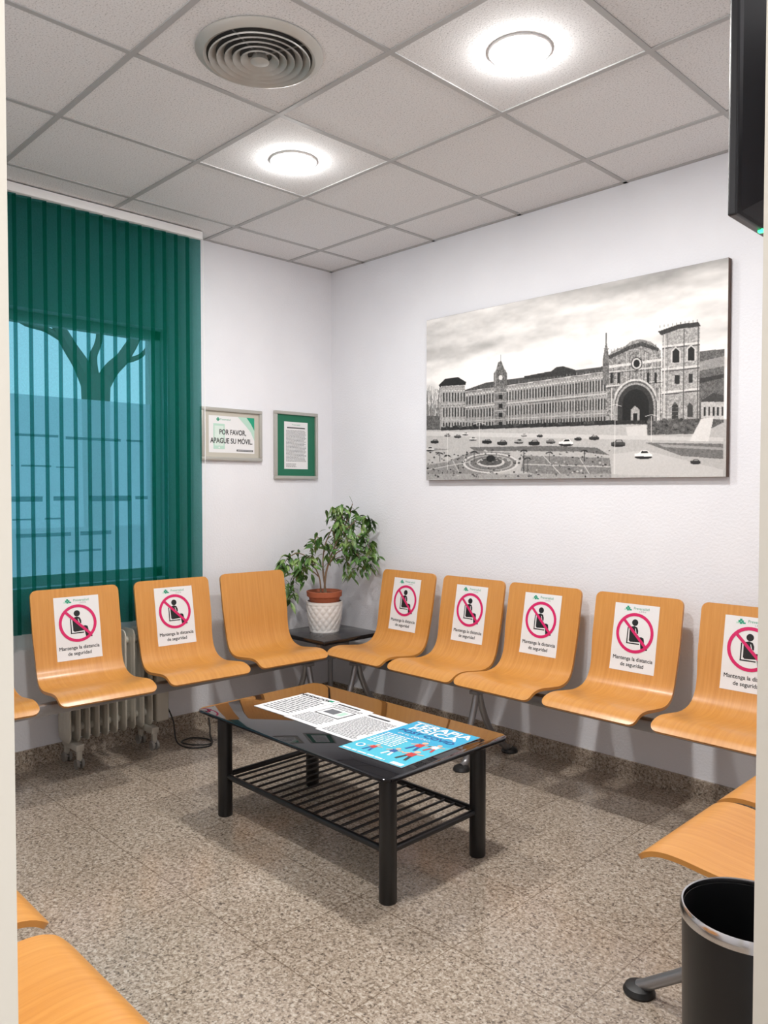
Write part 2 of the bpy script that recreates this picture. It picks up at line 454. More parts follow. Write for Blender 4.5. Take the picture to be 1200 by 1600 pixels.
e=tag(empty('ceiling_air_diffuser',(GX+GP*1.5-.006,GY-GP*1.5,H)),'round grey metal air diffuser with concentric rings','air vent')
mb=MB(); mb.lathe([(0.165,-0.001),(0.200,-0.001),(0.203,-0.006),(0.196,-0.014),(0.178,-0.022),(0.168,-0.018),(0.165,-0.001)],(0,0,0),M['vent'],64); mb.build('flange',e)
mb=MB(); mb.lathe([(0.0005,-0.002),(0.166,-0.002)],(0,0,0),M['ventdark'],48); mb.build('duct_shade_disc',e)  # flat disc painted dark for the shade inside the duct
mb=MB()
for i,r in enumerate((0.152,0.127,0.102,0.077,0.052)):
    mb.lathe([(r-0.014,-0.010),(r-0.012,-0.010),(r+0.010,-0.026),(r+0.008,-0.030),(r-0.014,-0.010)],(0,0,0),M['vent'],64)
mb.lathe([(0.0005,-0.034),(0.012,-0.034),(0.03,-0.030),(0.022,-0.008),(0.0005,-0.008)],(0,0,0),M['vent'],32)
for a in range(4):
    c,s_=math.cos(a*pi/2+0.4),math.sin(a*pi/2+0.4); mb.tube([(0.02*c,0.02*s_,-0.009),(0.17*c,0.17*s_,-0.009)],0.003,M['vent'],6)
mb.build('rings',e)

# ------------------------------------------------------------------ chairs
prof=catmull([(0,0.868),(0.018,0.77),(0.040,0.65),(0.055,0.563),(0.075,0.500),(0.115,0.456),(0.18,0.440),(0.26,0.446),(0.335,0.455),(0.385,0.454),(0.420,0.442),(0.444,0.421)],5)
arc=[0]
for i in range(1,len(prof)): arc.append(arc[-1]+(prof[i]-prof[i-1]).length)
LEN=arc[-1]
def prof_at(s):
    s=max(0,min(LEN,s))
    for i in range(1,len(arc)):
        if arc[i]>=s:
            t=(s-arc[i-1])/(arc[i]-arc[i-1]); p=prof[i-1].lerp(prof[i],t); 
            a=prof[max(i-2,0)]; b=prof[min(i+1,len(prof)-1)]; d=(b-a).normalized()
            return p,d,Vector((-d.y,d.x))
def hw(s):
    b=0.206
    u=max(0,min(1,(s-0.36)/(LEN-0.36))); u=u*u*(3-2*u); b+=0.009*u
    w=max(0,1-abs(s-0.34)/0.16); b-=0.006*w*w*(3-2*w)
    r=0.03
    if s<r: b-=r-math.sqrt(max(0,r*r-(r-s)**2))
    r=0.030
    if LEN-s<r: b-=r-math.sqrt(max(0,r*r-(r-(LEN-s))**2))
    return b
def make_shell():
    mb=MB(); S=[0,0.002,0.005,0.010,0.016,0.022,0.03]
    S+=list(np.linspace(0.045,LEN-0.04,52)); S+=[LEN-0.030,LEN-0.022,LEN-0.014,LEN-0.008,LEN-0.003,LEN]
    nw=10; th=0.0065; vs=[];fs=[]; R=len(S); Wd=nw+1
    for side in (1,-1):
        for s in S:
            p,d,n=prof_at(s); h=hw(s)
            for k in range(Wd):
                q=k/nw*2-1; o=n*th*side
                vs.append((p.x+o.x,q*h,p.y+o.y))
    off=R*Wd
    for i in range(R-1):
        for k in range(nw):
            a=i*Wd+k; fs.append([a,a+1,a+Wd+1,a+Wd]); fs.append([off+a,off+a+Wd,off+a+Wd+1,off+a+1])
        a=i*Wd; fs.append([a,a+Wd,off+a+Wd,off+a]); a=i*Wd+nw; fs.append([a,off+a,off+a+Wd,a+Wd])
    for k in range(nw):
        fs.append([k,off+k,off+k+1,k+1]); a=(R-1)*Wd+k; fs.append([a,a+1,off+a+1,off+a])
    mb.add(vs,fs,M['wood']); return mb
def make_bracket():
    mb=MB()
    mb.box((0.20,-0.1,0.4075),(0.32,0.1,0.4355),M['steel'],0.004)
    return mb
def make_notice():
    F=Flat(); w,h=0.105,0.1485
    F.rect(-w,-h,w,h,M['paper'],0,24)
    for (a,b) in ((-0.048,0.128),(-0.036,0.128),(-0.042,0.134),(-0.042,0.122)): F.rect(a-0.0045,b-0.0045,a+0.0045,b+0.0045,M['logo'],1)
    F.rect(-0.060,0.119,-0.048,0.125,M['palegreen'],1); F.rect(-0.036,0.119,-0.024,0.125,M['logo'],1)
    F.text('Preversalud',0.022,0.130,0.017,M['logo'],1,maxw=0.072)
    F.text('L E Ó N',0.028,0.117,0.009,M['greyink'],1)
    cy=0.022; R=0.088
    # side view of a seated person facing right
    F.disc(-0.002,cy+0.046,0.0145,M['black'],1)
    F.poly([(-0.024,cy-0.022),(-0.025,cy+0.016),(-0.018,cy+0.027),(-0.004,cy+0.031),(0.010,cy+0.026),(0.016,cy+0.012),(0.016,cy-0.010),(0.020,cy-0.020)],M['black'],1)
    F.poly([(-0.024,cy-0.020),(-0.024,cy-0.034),(-0.018,cy-0.040),(0.038,cy-0.036),(0.046,cy-0.028),(0.044,cy-0.018),(0.034,cy-0.014),(0.014,cy-0.016)],M['black'],1.2)
    F.poly([(0.028,cy-0.030),(0.046,cy-0.026),(0.050,cy-0.056),(0.064,cy-0.062),(0.064,cy-0.069),(0.034,cy-0.069)],M['black'],1.4)
    F.line((0.002,cy+0.020),(0.008,cy-0.002),0.003,M['paper'],2); F.line((0.008,cy-0.002),(0.032,cy-0.010),0.003,M['paper'],2)
    F.line((-0.033,cy+0.022),(-0.033,cy-0.044),0.0050,M['black'],1)
    F.line((-0.036,cy-0.046),(0.026,cy-0.046),0.0050,M['black'],1)
    F.ring(0,cy,R-0.0135,R,M['magenta'],3)
    q=(R-0.006)*0.7071; F.line((-q,cy+q),(q,cy-q),0.0125,M['magenta'],3.5,12)
    F.text('Mantenga la distancia',0,-0.092,0.0235,M['black'],1,0.0003,0.186)
    F.text('de seguridad',0,-0.119,0.0235,M['black'],1,0.0003,0.108)
    mb=MB()
    def fn(a,b,l):
        p,d,n=prof_at(0.042+h-b); o=n*(0.0065+0.0008+l); return (p.x+o.x,a,p.y+o.y)
    F.into(mb,fn); return mb
CH={}
def chair(x,y,rot,label,notice,group):
    e=tag(empty('waiting_room_chair',(x,y,0),rot),label,'chair',group)
    if not CH:
        CH['seat_shell']=make_shell().build('seat_shell',e)
        CH['mounting_bracket']=make_bracket().build('mounting_bracket',e)
        n=make_notice().build('notice_sheet',e,smooth=0,fixn=False); n['label']='white notice sheet with a crossed-out seated figure'
        CH['notice_sheet']=n; return e
    for k,ob in CH.items():
        if k=='notice_sheet' and not notice: continue
        c=ob.copy(); c.parent=e; COL.objects.link(c)
    return e
LN='beech plywood chair with pink-ringed distance notice, '
gW='beam chairs by the window'; gN='beam chairs under the large picture'; gE='beam chairs by the waste bin'; gS='beam chairs near the doorway'
bW,bN,bE,bS=0.178,-0.09,3.38,-3.13
rw=math.radians(-4.0)
chair(bW,-1.255,rw,LN+'beside the heater',True,gW)
chair(bW,-1.765,rw,LN+'in front of the heater',True,gW)
chair(bW,-0.75,rw,'beech plywood chair with bare back, beside the corner table',False,gW)
chair(bW,-2.285,rw,'beech plywood chair below the green blind',False,gW)
for x in (0.785,1.257,1.70,2.19,2.68): chair(x,bN,-pi/2,LN+'against the wall',True,gN)
for y in (-1.32,-0.85): chair(bE,y,pi,'beech plywood chair seen behind the waste bin',False,gE)
for x in (2.52,2.02): chair(x,bS,pi/2,'beech plywood chair beside the doorway',False,gS)

def beam(x,y,rot,y0,y1,legs,ff,fb,label):
    """local +X forward, beam along local Y"""
    e=tag(empty('seating_beam',(x,y,0),rot),label,'chair frame','steel beams carrying the chairs')
    mb=MB(); mb.box((0.235,y0,0.360),(0.285,y1,0.407),M['steel'],0.004); mb.build('crossbar',e)
    for ly in legs:
        mb=MB()
        mb.tube(catmull([(0.265,ly,0.362),(0.29,ly,0.27),(0.33,ly,0.15),(ff-0.04,ly,0.045),(ff,ly,0.018)],4),0.0165,M['steel'],12)
        mb.tube(catmull([(0.252,ly,0.362),(0.225,ly,0.27),(0.16,ly,0.15),(fb+0.05,ly,0.045),(fb,ly,0.018)],4),0.0165,M['steel'],12)
        mb.box((0.225,ly-0.025,0.345),(0.295,ly+0.025,0.362),M['steel'],0.003)
        mb.build('leg',e)
        for fx in (ff,fb):
            mb=MB(); mb.lathe([(0.0005,0.0),(0.040,0.0),(0.042,0.006),(0.036,0.018),(0.018,0.026),(0.0005,0.027)],(fx,ly,0),M['rubber'],24); mb.build('foot',e)
    return e
beam(bW,0,0,-2.7,-0.335,(-0.56,-2.6),0.40,-0.02,'grey steel beam with splayed legs beneath the window chairs')
beam(0,bN,-pi/2,0.48,2.95,(0.62,1.49),0.38,0.0,'grey steel beam with splayed legs under the wall chairs')
beam(bE,0,pi,0.6,1.56,(1.40,),0.50,0.06,'grey steel beam with splayed legs behind the waste bin')
beam(0,bS,pi/2,-2.75,-1.7,(-2.25,),0.40,0.0,'grey steel beam with splayed legs beside the doorway')

# ------------------------------------------------------------------ corner table + plant
e=tag(empty('corner_side_table',(0.29,-0.28,0)),'low black square side table in the corner between chair rows','side table')
mb=MB(); mb.box((-0.23,-0.225,0.457),(0.23,0.225,0.482),M['blacktop'],0.006,3); mb.build('table_top',e)
mb=MB(); mb.box((0.128,-0.2,0.407),(0.168,0.02,0.457),M['steel'],0.003); mb.build('mounting_bracket',e)
mb=MB(); mb.tube([(-0.12,0.12,0.0),(-0.12,0.12,0.457)],0.016,M['steel'],14); mb.build('leg',e)
px0,py0=0.25,-0.275; zt=0.482
e=tag(empty('potted_weeping_fig',(px0,py0,zt)),'leafy weeping fig in a white quilted pot on the table','potted plant')
mb=MB(); n=128; vs=[];fs=[]; rows=44
for i in range(rows+1):
    z=0.182*i/rows; r=0.084+0.022*math.sin(min(1,i/rows*1.15)*pi/2)
    for k in range(n):
        a=2*pi*k/n
        q=(abs(math.sin(a*8+z*62))*abs(math.sin(a*8-z*62)))**0.5
        rr=r+(0.0045*q if 2<i<rows-4 else 0.004)
        vs.append((rr*math.cos(a),rr*math.sin(a),z))
for i in range(rows):
    for k in range(n):
        a=i*n+k;b=i*n+(k+1)%n; fs.append([a,b,b+n,a+n])
fs.append(list(range(n))[::-1]); mb.add(vs,fs,M['ceramic'])
mb.lathe([(0.111,0.182),(0.102,0.182),(0.100,0.10)],(0,0,0),M['ceramic'])
mb.build('decorative_pot',e,smooth=50,fixn=False)
mb=MB(); mb.lathe([(0.07,0.02),(0.088,0.185),(0.096,0.210),(0.105,0.212),(0.108,0.242),(0.100,0.244),(0.096,0.224)],(0,0,0),M['terracotta']); mb.lathe([(0.0005,0.224),(0.096,0.224)],(0,0,0),M['soil'])
mb.build('inner_pot',e)
R_=Vector((0.70,0.714,0)); F_=Vector((0.714,-0.70,0))
def PL(a,b,z): return R_*a+F_*b+Vector((0,0,z-0.472))
br=[([(0,0,.70),(.01,.01,.82),(.05,.01,.95),(.11,0,1.08),(.15,-.02,1.17),(.17,0,1.24)],.007,34),
 ([(0.01,0,.70),(-.01,-.02,.84),(.0,-.03,.98),(.05,-.03,1.10),(.09,-.03,1.18)],.006,34),
 ([(-.02,.01,.70),(-.03,.02,.80),(-.08,.03,.90),(-.15,.04,.945),(-.21,.05,.92),(-.245,.05,.86)],.005,40),
 ([(-.03,.02,.80),(-.10,.05,.86),(-.16,.06,.84),(-.19,.06,.76),(-.20,.06,.69)],.004,38),
 ([(.05,.01,.95),(.13,.05,1.02),(.20,.06,1.05),(.26,.05,1.0),(.30,.04,.93)],.004,46),
 ([(.09,.01,1.04),(.17,.03,1.12),(.23,.02,1.16),(.28,.01,1.10)],.004,38),
 ([(.02,.01,.86),(.08,.07,.95),(.16,.10,.97),(.23,.11,.91),(.25,.11,.85)],.004,42),
 ([(.0,-.03,.95),(-.04,0,1.04),(-.06,.02,1.0),(-.09,.02,.95)],.0035,18),
 ([(.02,0,.88),(.10,.02,.92),(.15,.04,.88),(.18,.04,.82)],.0035,26),
 ([(.07,0,1.0),(.06,.06,1.08),(.09,.09,1.12),(.13,.10,1.06),(.15,.10,1.0)],.0035,40),
 ([(.11,0,1.1),(.11,.03,1.18),(.09,.04,1.22),(.06,.05,1.17)],.003,26),
 ([(.03,0,.90),(.05,-.02,1.0),(.14,-.03,1.0),(.19,-.01,.95)],.003,26),
 ([(-.05,.02,.86),(-.07,.05,.93),(-.11,.07,.90),(-.13,.08,.82)],.003,26)]
mb=MB(); ml=MB()
for pts,r,nl in br:
    pp=catmull([PL(*p) for p in pts],5); m_=len(pp)
    mb.tube(pp,[r*(1-0.7*i/m_) for i in range(m_)],M['bark'],7)
    for i in range(int(nl*1.3)):
        t=random.uniform(0.28,1.0)**0.8; p=pp[min(m_-1,int(t*m_))]+Vector((random.gauss(0,.024),random.gauss(0,.024),random.gauss(0,.020)))
        L_=random.uniform(.044,.068); w=L_*random.uniform(.36,.46)
        az=random.uniform(0,2*pi); dn=random.uniform(-1.2,0.1)
        d=Vector((math.cos(az)*math.cos(dn),math.sin(az)*math.cos(dn),math.sin(dn)))
        sd=d.cross(Vector((0,0,1))).normalized(); up=sd.cross(d)
        sd=(sd*math.cos(.5)+up*math.sin(random.uniform(-.9,.9))).normalized(); up=sd.cross(d).normalized()
        vs=[p]
        for u_,ww in ((.2,.7),(.45,1.0),(.72,.66)):
            c=p+d*L_*u_-Vector((0,0,L_*.25*u_*u_)); vs+= [c-sd*w/2*ww+up*w*.12, c, c+sd*w/2*ww+up*w*.12]
        vs.append(p+d*L_-Vector((0,0,L_*.28)))
        fs=[[0,1,2],[0,2,3],[1,4,5,2],[2,5,6,3],[4,7,8,5],[5,8,9,6],[7,10,8],[8,10,9]]
        if all((v.x+px0)>0.01 and (v.y+py0)<-0.01 for v in vs): ml.add(vs,fs,M['leaf'])
mb.build('stems',e); ml.build('foliage',e,smooth=60,fixn=False)

# ------------------------------------------------------------------ coffee table
tx0,tx1,ty0,ty1=1.139,2.088,-1.555,-1.095; cx,cy=(tx0+tx1)/2,(ty0+ty1)/2
e=tag(empty('coffee_table',(cx,cy,0)),'low black table with dark glass top and slatted lower rack','coffee table')
hx,hy=(tx1-tx0)/2,(ty1-ty0)/2
def rounded(hx_,hy_,r,n=8):
    out=[]
    for (sx,sy,a0) in ((1,1,0),(-1,1,pi/2),(-1,-1,pi),(1,-1,3*pi/2)):
        for k in range(n+1):
            a=a0+pi/2*k/n; out.append((sx*(hx_-r)+r*math.cos(a),sy*(hy_-r)+r*math.sin(a)))
    return out
def slab(mb,outline,z0,z1,m,bev=0.002):
    n=len(outline); c=bev
    def sh(o,k): return [(x*(1-k/abs(hx)),y*(1-k/abs(hy))) for x,y in o]
    rings=[(sh(outline,c),z0),(outline,z0+c),(outline,z1-c),(sh(outline,c),z1)]
    vs=[(x,y,z) for o,z in rings for x,y in o]; fs=[]
    for i in range(3):
        for k in range(n): fs.append([i*n+k,i*n+(k+1)%n,(i+1)*n+(k+1)%n,(i+1)*n+k])
    fs.append(list(range(n))[::-1]); fs.append([3*n+k for k in range(n)])
    mb.add(vs,fs,m)
mb=MB(); slab(mb,rounded(0.560,0.318,0.045),0.428,0.439,M['blackglass']); mb.build('glass_top',e)
mb=MB()
for sy in (-1,1): mb.box((-hx,sy*hy-0.012,0.388),(hx,sy*hy+0.012,0.4275),M['blackmetal'],0.003)
for sx in (-1,1): mb.box((sx*hx-0.012,-hy,0.388),(sx*hx+0.012,hy,0.4275),M['blackmetal'],0.003)
mb.build('top_frame',e)
for sx in (-1,1):
    for sy in (-1,1):
        mb=MB(); mb.lathe([(0.0005,0),(0.027,0),(0.0295,0.004),(0.0295,0.418),(0.027,0.4275),(0.0005,0.4275)],(sx*hx,sy*hy,0),M['blackmetal'],28); mb.build('leg',e)
mb=MB()
for sy in (-1,1): mb.tube([(-hx,sy*hy,0.165),(hx,sy*hy,0.165)],0.0115,M['blackmetal'],12)
for sx in (-1,1): mb.tube([(sx*hx,-hy,0.165),(sx*hx,hy,0.165)],0.0115,M['blackmetal'],12)
ns=18
for i in range(ns):
    x=-hx+2*hx*(i+1)/(ns+1); mb.tube([(x,-hy,0.165),(x,hy,0.165)],0.0048,M['blackmetal'],8)
mb.build('slatted_rack',e)

def sheet_obj(name,F,w,h,x,y,z,rot,label,cat,group=None):
    mb=MB(); mb.box((-w/2,-h/2,0),(w/2,h/2,0.0012),M['paper'])
    F.into(mb,lambda a,b,l:(a,b,0.0014+l))
    o=mb.build(name,None,(x,y,z),rot,smooth=0,fixn=False); return tag(o,label,cat,group)
ztop=0.4392
F=Flat(); F.text('INFORMACIÓN',-0.02,0.114,0.028,M['black'],1,0.0008); F.rect(-0.085,0.088,0.05,0.094,M['ink'],1)
F.words(-0.085,0.085,-0.12,0.08,11,0.0075,M['greyink'],1); F.rect(0.062,0.112,0.092,0.130,M['logo'],1)
sheet_obj('information_sheet',F,0.21,0.29,1.292,-1.300,ztop,0.02,'white printed information sheet lying on the dark glass table','paper','papers on the coffee table')
F=Flat(); F.rect(-0.085,0.116,0.05,0.127,M['ink'],1)
F.rect(-0.068,-0.023,0.078,0.078,M['ink'],1); F.rect(-0.062,-0.017,0.072,0.072,M['paper'],2); F.rect(-0.045,0.005,0.02,0.055,M['greyink'],3); F.rect(0.028,0.01,0.058,0.055,M['palegreen'],3)
F.words(-0.085,0.085,-0.125,-0.03,7,0.0055,M['greyink'],1); F.words(-0.085,0.085,0.085,0.108,2,0.005,M['greyink'],1)
sheet_obj('information_sheet',F,0.21,0.29,1.503,-1.305,ztop,-0.01,'white sheet with a small framed picture on the dark glass table','paper','papers on the coffee table')
F=Flat(); F.rect(-0.09,0.108,0.03,0.121,M['ink'],1)
F.words(-0.09,0.09,-0.13,0.095,20,0.0050,M['greyink'],1)
sheet_obj('information_sheet',F,0.21,0.29,1.714,-1.318,ztop,0.0,'white densely printed text sheet next to the blue poster','paper','papers on the coffee table')
# blue A3 poster
F=Flat(); w,h=0.1485,0.21
F.rect(-w,-h,w,h,M['cyan'],0.2); F.rect(-w,-h,w,-h+0.04,M['teal'],1)
F.poly([(-w,-0.03),(-0.06,0.02),(0.02,-0.01),(w,0.05),(w,-0.17),(-w,-0.17)],M['teal'],0.6)
F.text('TERAPIA',0.0,0.172,0.060,M['paper'],2,0.0014,0.27); F.text('FÍSICA',0.0,0.124,0.054,M['paper'],2,0.0014,0.22); F.text('POST COVID',0.0,0.083,0.036,M['deepblue'],2,0.001,0.25)
F.text('EN EL CENTRO',-0.03,0.050,0.018,M['paper'],2,0.0,0.15)
F.words(-0.135,-0.01,-0.09,0.03,8,0.007,M['paper'],2.2)
def person(a,b,s,shirt,leg):
    F.disc(a,b+.030*s,.008*s,M['skin'],2); F.poly([(a-.011*s,b-.004*s),(a-.010*s,b+.020*s),(a+.010*s,b+.020*s),(a+.011*s,b-.004*s)],shirt,2)
    F.line((a-.006*s,b-.002*s),(a-.012*s,b-.032*s),.008*s,leg,2.3,1); F.line((a+.006*s,b-.002*s),(a+.014*s,b-.030*s),.008*s,leg,2.3,1)
    F.line((a-.010*s,b+.016*s),(a-.024*s,b+.004*s),.005*s,M['skin'],2.3,1); F.line((a+.010*s,b+.016*s),(a+.026*s,b+.022*s),.005*s,M['skin'],2.3,1)
person(.05,-.02,1.4,M['red'],M['deepblue']); person(.105,.0,1.2,M['paper'],M['red']); person(.09,-.11,1.5,M['red'],M['ink']); person(.02,-.12,1.2,M['deepblue'],M['paper'])
person(-.06,-.135,1.1,M['red'],M['deepblue']); F.disc(-.11,-.14,.018,M['paper'],2); F.disc(-.11,-.14,.012,M['cyan'],3)
F.words(-0.14,0.06,-0.204,-0.188,1,0.009,M['paper'],2.4); F.rect(.09,-.205,.14,-.185,M['paper'],2.4)
sheet_obj('blue_poster',F,0.297,0.42,1.970,-1.325,ztop+0.0012,0.03,'bright blue printed therapy poster lying flat on the coffee table','poster')

# ------------------------------------------------------------------ large picture
PX0,PX1,PZ0,PZ1=0.858,2.540,1.388,2.290
W_,H_=760,409
img=np.zeros((H_,W_))
def sn(w,h,sc,sy=None):
    sy=sy or sc; a=np.random.rand(int(h/sy)+3,int(w/sc)+3)
    yy=np.arange(h)/sy; xx=np.arange(w)/sc; y0=yy.astype(int); x0=xx.astype(int)
    fy=(yy-y0)[:,None]; fx=(xx-x0)[None,:]; fy=fy*fy*(3-2*fy); fx=fx*fx*(3-2*fx)
    A=a[np.ix_(y0,x0)];B=a[np.ix_(y0,x0+1)];C=a[np.ix_(y0+1,x0)];D=a[np.ix_(y0+1,x0+1)]
    return (A*(1-fx)+B*fx)*(1-fy)+(C*(1-fx)+D*fx)*fy
def P(px,py):
    U=(px-600)/1220; d=3.28/(.700+U*.714); xw=3.86+d*(-.714+U*.70); z=1.32+(765-py)/1220*d
    return ((xw-.862)/1.69*W_, (2.28-z)/.91*H_)
tex=0.55*np.random.rand(H_,W_)+0.45*sn(W_,H_,3)
def fillp(pts,val,tx=0.0,raw=False):
    q=pts if raw else [P(*p) for p in pts]
    xs=[p[0] for p in q]; ys=[p[1] for p in q]
    x0,x1=max(0,int(min(xs))),min(W_,int(max(xs))+2); y0,y1=max(0,int(min(ys))),min(H_,int(max(ys))+2)
    if x1<=x0 or y1<=y0: return
    X,Y=np.meshgrid(np.arange(x0,x1)+.5,np.arange(y0,y1)+.5); ins=np.zeros(X.shape,bool)
    j=len(q)-1
    for i in range(len(q)):
        xi,yi=q[i]; xj,yj=q[j]
        c=((yi>Y)!=(yj>Y))&(X<(xj-xi)*(Y-yi)/((yj-yi) if yj!=yi else 1e-9)+xi); ins^=c; j=i
    sub=img[y0:y1,x0:x1]; sub[ins]=(val+(tex[y0:y1,x0:x1]-.5)*tx)[ins]
def ell(px,py,rx,ry,val,tx=0.0):
    fillp([(px+rx*math.cos(2*pi*k/28),py+ry*math.sin(2*pi*k/28)) for k in range(28)],val,tx)
def ln(p,q,w,val):
    a=Vector(P(*p));b=Vector(P(*q));d=(b-a).normalized();n=Vector((-d.y,d.x))*w/2
    fillp([a-n,b-n,b+n,a+n],val,raw=True)
# sky: soft layered cloud
c=0.46*sn(W_,H_,210,46)+0.28*sn(W_,H_,90,22)+0.14*sn(W_,H_,40,11)+0.08*sn(W_,H_,18,6)+0.04*sn(W_,H_,8,4)
yy=np.linspace(0,1,H_)[:,None]
img[:]=0.77+0.60*(c-0.50)+0.24*np.clip(yy*1.9,0,1)
img[:]=np.clip(img,0.60,0.94)
# hills right
fillp([(1080,560),(1095,549),(1134,545),(1134,680),(1080,680)],0.36,0.35)
fillp([(1092,566),(1134,556),(1134,572),(1092,580)],0.56,0.2); fillp([(1092,592),(1134,584),(1134,590),(1092,600)],0.20,0.1)
fillp([(1098,628),(1134,622),(1134,662),(1098,662)],0.72,0.3); fillp([(1096,628),(1116,614),(1134,618),(1134,628)],0.24,0.1)
for x in range(1102,1132,7): fillp([(x,636),(x+3,636),(x+3,650),(x,650)],0.15)
# ground
fillp([(655,668),(1140,655),(1140,760),(655,760)],0.70,0.12)
# bare trees left
for i in range(220):
    x=random.uniform(662,692); y=random.uniform(602,668); ln((x,668),(x+random.uniform(-4,4),y),1.1,random.uniform(.25,.7))
fillp([(660,650),(692,650),(692,672),(660,672)],0.34,0.4)
# long facade
fillp([(708,612),(745,606),(960,578),(960,664),(690,671),(690,612)],0.52,0.40)
fillp([(726,610),(760,598),(955,571),(958,580),(727,613)],0.27,0.18)
fillp([(688,601),(727,596),(727,670),(688,671)],0.58,0.40); fillp([(686,602),(696,592),(716,589),(729,597),(728,602),(688,605)],0.14,0.1)
fillp([(820,588),(862,580),(870,574),(880,572),(900,578),(902,586),(820,592)],0.18,0.16)
def ftop(x): return 612-(x-728)*0.142
for i in range(58):
    x=694+i*4.5
    if x>952: break
    t=ftop(x) if x>728 else 604
    b=670-(x-690)*0.028
    ln((x-1.9,t+2),(x-1.9,b),0.9,random.uniform(.64,.84))
    for (u,v_) in ((.15,.36),(.51,.72)):
        fillp([(x-.6,t+(b-t)*u),(x+1.3,t+(b-t)*u),(x+1.3,t+(b-t)*v_),(x-.6,t+(b-t)*v_)],random.uniform(.08,.24),0.08)
        ell(x+.4,t+(b-t)*(u-.05),1.3,1.1,.82)
    fillp([(x-1.2,t+(b-t)*.86),(x+1.2,t+(b-t)*.86),(x+1.2,t+(b-t)*.95),(x-1.2,t+(b-t)*.95)],.2,.1)
for u,val in ((0.0,.84),(.07,.66),(.42,.76),(.46,.30),(.80,.72),(.97,.25)):
    a=ftop(728);b=670;c_=ftop(955);d_=662
    ln((728,a+(b-a)*u),(955,c_+(d_-c_)*u),1.3,val)
    ln((690,604+(670-604)*u),(727,602+(670-602)*u),1.2,val)
for x in range(732,950,5): ln((x,ftop(x)),(x,ftop(x)-3.0-(x%3)),0.9,random.uniform(.35,.65))
# central ornament
fillp([(772,606),(772,584),(776,578),(779,566),(784,564),(789,577),(793,583),(793,604)],0.40,0.5); ln((783,566),(783,554),1.3,.25)
for s_ in (775,779,787,791): ln((s_,606),(s_,578),1,random.choice((.2,.75)))
fillp([(774,604),(792,602),(792,668),(774,669)],0.46,0.5); ell(783,590,3,4,0.85)
for y in (614,628,642,656): ln((774,y),(792,y-1),1,.8); fillp([(780,y+3),(786,y+3),(786,y+10),(780,y+10)],.12,.05)
# church
fillp([(948,664),(948,560),(958,548),(978,541),(986,534),(1000,530),(1016,533),(1026,540),(1034,548),(1036,664)],0.52,0.65)
for x in range(950,1035,5): ln((x,550 if 960<x<1030 else 560),(x,604),.9,random.choice((.2,.35,.8,.75)))
for y in (580,602): ln((948,y+2),(1036,y-7),1.5,.84); ln((948,y+4.5),(1036,y-4.5),1.1,.2)
fillp([(948,572),(1036,560),(1036,564),(948,576)],0.82,0.25)
fillp([(952,556),(985,540),(1004,534),(1030,544),(1030,549),(1003,541),(985,546),(952,562)],0.22,0.3)
for x in range(956,1030,5): ln((x,552-(x-956)*.25 if x<1000 else 536+(x-1000)*.3),(x,546-(x-956)*.25 if x<1000 else 530+(x-1000)*.3),1.1,.35)
ell(996,568,9,10,0.20); ell(996,568,7.5,8.5,0.80,.2); ell(996,568,5,6,0.08)
for x in (957,968,1014,1026): fillp([(x-2,582),(x+2,582),(x+2,599),(x-2,599)],0.14,0.1)
for y in range(608,662,7): ln((949,y),(960,y-.5),.9,.3); ln((1030,y-1),(1036,y-1.5),.9,.3)
arc_=lambda r,ry:[(995+r*math.cos(pi*k/18),634-ry*math.sin(pi*k/18)) for k in range(19)]+[(995-r,663),(995+r,663)]
fillp(arc_(36,42),0.78,0.35); fillp(arc_(33,39),0.34,0.35); fillp(arc_(31,36),0.60,0.4); fillp(arc_(28,33),0.19,0.15); fillp(arc_(21,26),0.10,0.06)
fillp([(988,663),(988,640),(994,634),(1001,640),(1001,663)],0.62,0.35); fillp([(991,663),(991,646),(998,646),(998,663)],0.1)
ln((948,520),(948,575),2.4,.30); ln((944,545),(952,545),1.6,.35); fillp([(943,560),(948,530),(953,560),(953,600),(943,602)],0.40,0.45)
ln((957,606),(957,663),1.8,.8); ln((1032,606),(1032,663),1.8,.8); ln((961,606),(961,663),1.2,.2); ln((1028,606),(1028,663),1.2,.2)
# right tower
fillp([(1036,662),(1036,519),(1062,512),(1090,508),(1095,512),(1095,658)],0.62,0.50)
fillp([(1029,518),(1060,507),(1092,503),(1096,510),(1062,514),(1034,524)],0.18,0.15)
for i in range(10): ln((1032+i*6.5,512-i),(1032+i*6.5,508-i),1.3,.3)
for y in (540,576,612): fillp([(1036,y),(1095,y-6),(1095,y-3),(1036,y+3)],0.84,0.15); fillp([(1036,y+4),(1095,y-2),(1095,y-.5),(1036,y+5.5)],0.22,0.1)
for (a,b) in ((1050,568),(1074,565)):
    fillp([(a,b),(a,b-20),(a+7,b-27),(a+15,b-20),(a+15,b-1)],.80,.2); fillp([(a+2,b-1),(a+2,b-19),(a+7,b-24),(a+13,b-19),(a+13,b-2)],.10,.05)
fillp([(1056,600),(1056,586),(1064,586),(1064,600)],0.14,.05); fillp([(1078,598),(1078,584),(1084,584),(1084,598)],0.16,.05)
fillp([(1052,655),(1052,634),(1057,628),(1062,634),(1062,655)],0.2,.1); fillp([(1076,652),(1076,634),(1080,629),(1085,634),(1085,652)],0.24,.1)
for y in range(620,658,6): ln((1037,y),(1068,y-1),.8,.5)
ln((1070,514),(1070,660),2.0,.32); ln((1040,522),(1040,660),1.8,.82); ln((1044,522),(1044,660),1.1,.35); ln((1092,510),(1092,658),2.2,.32)
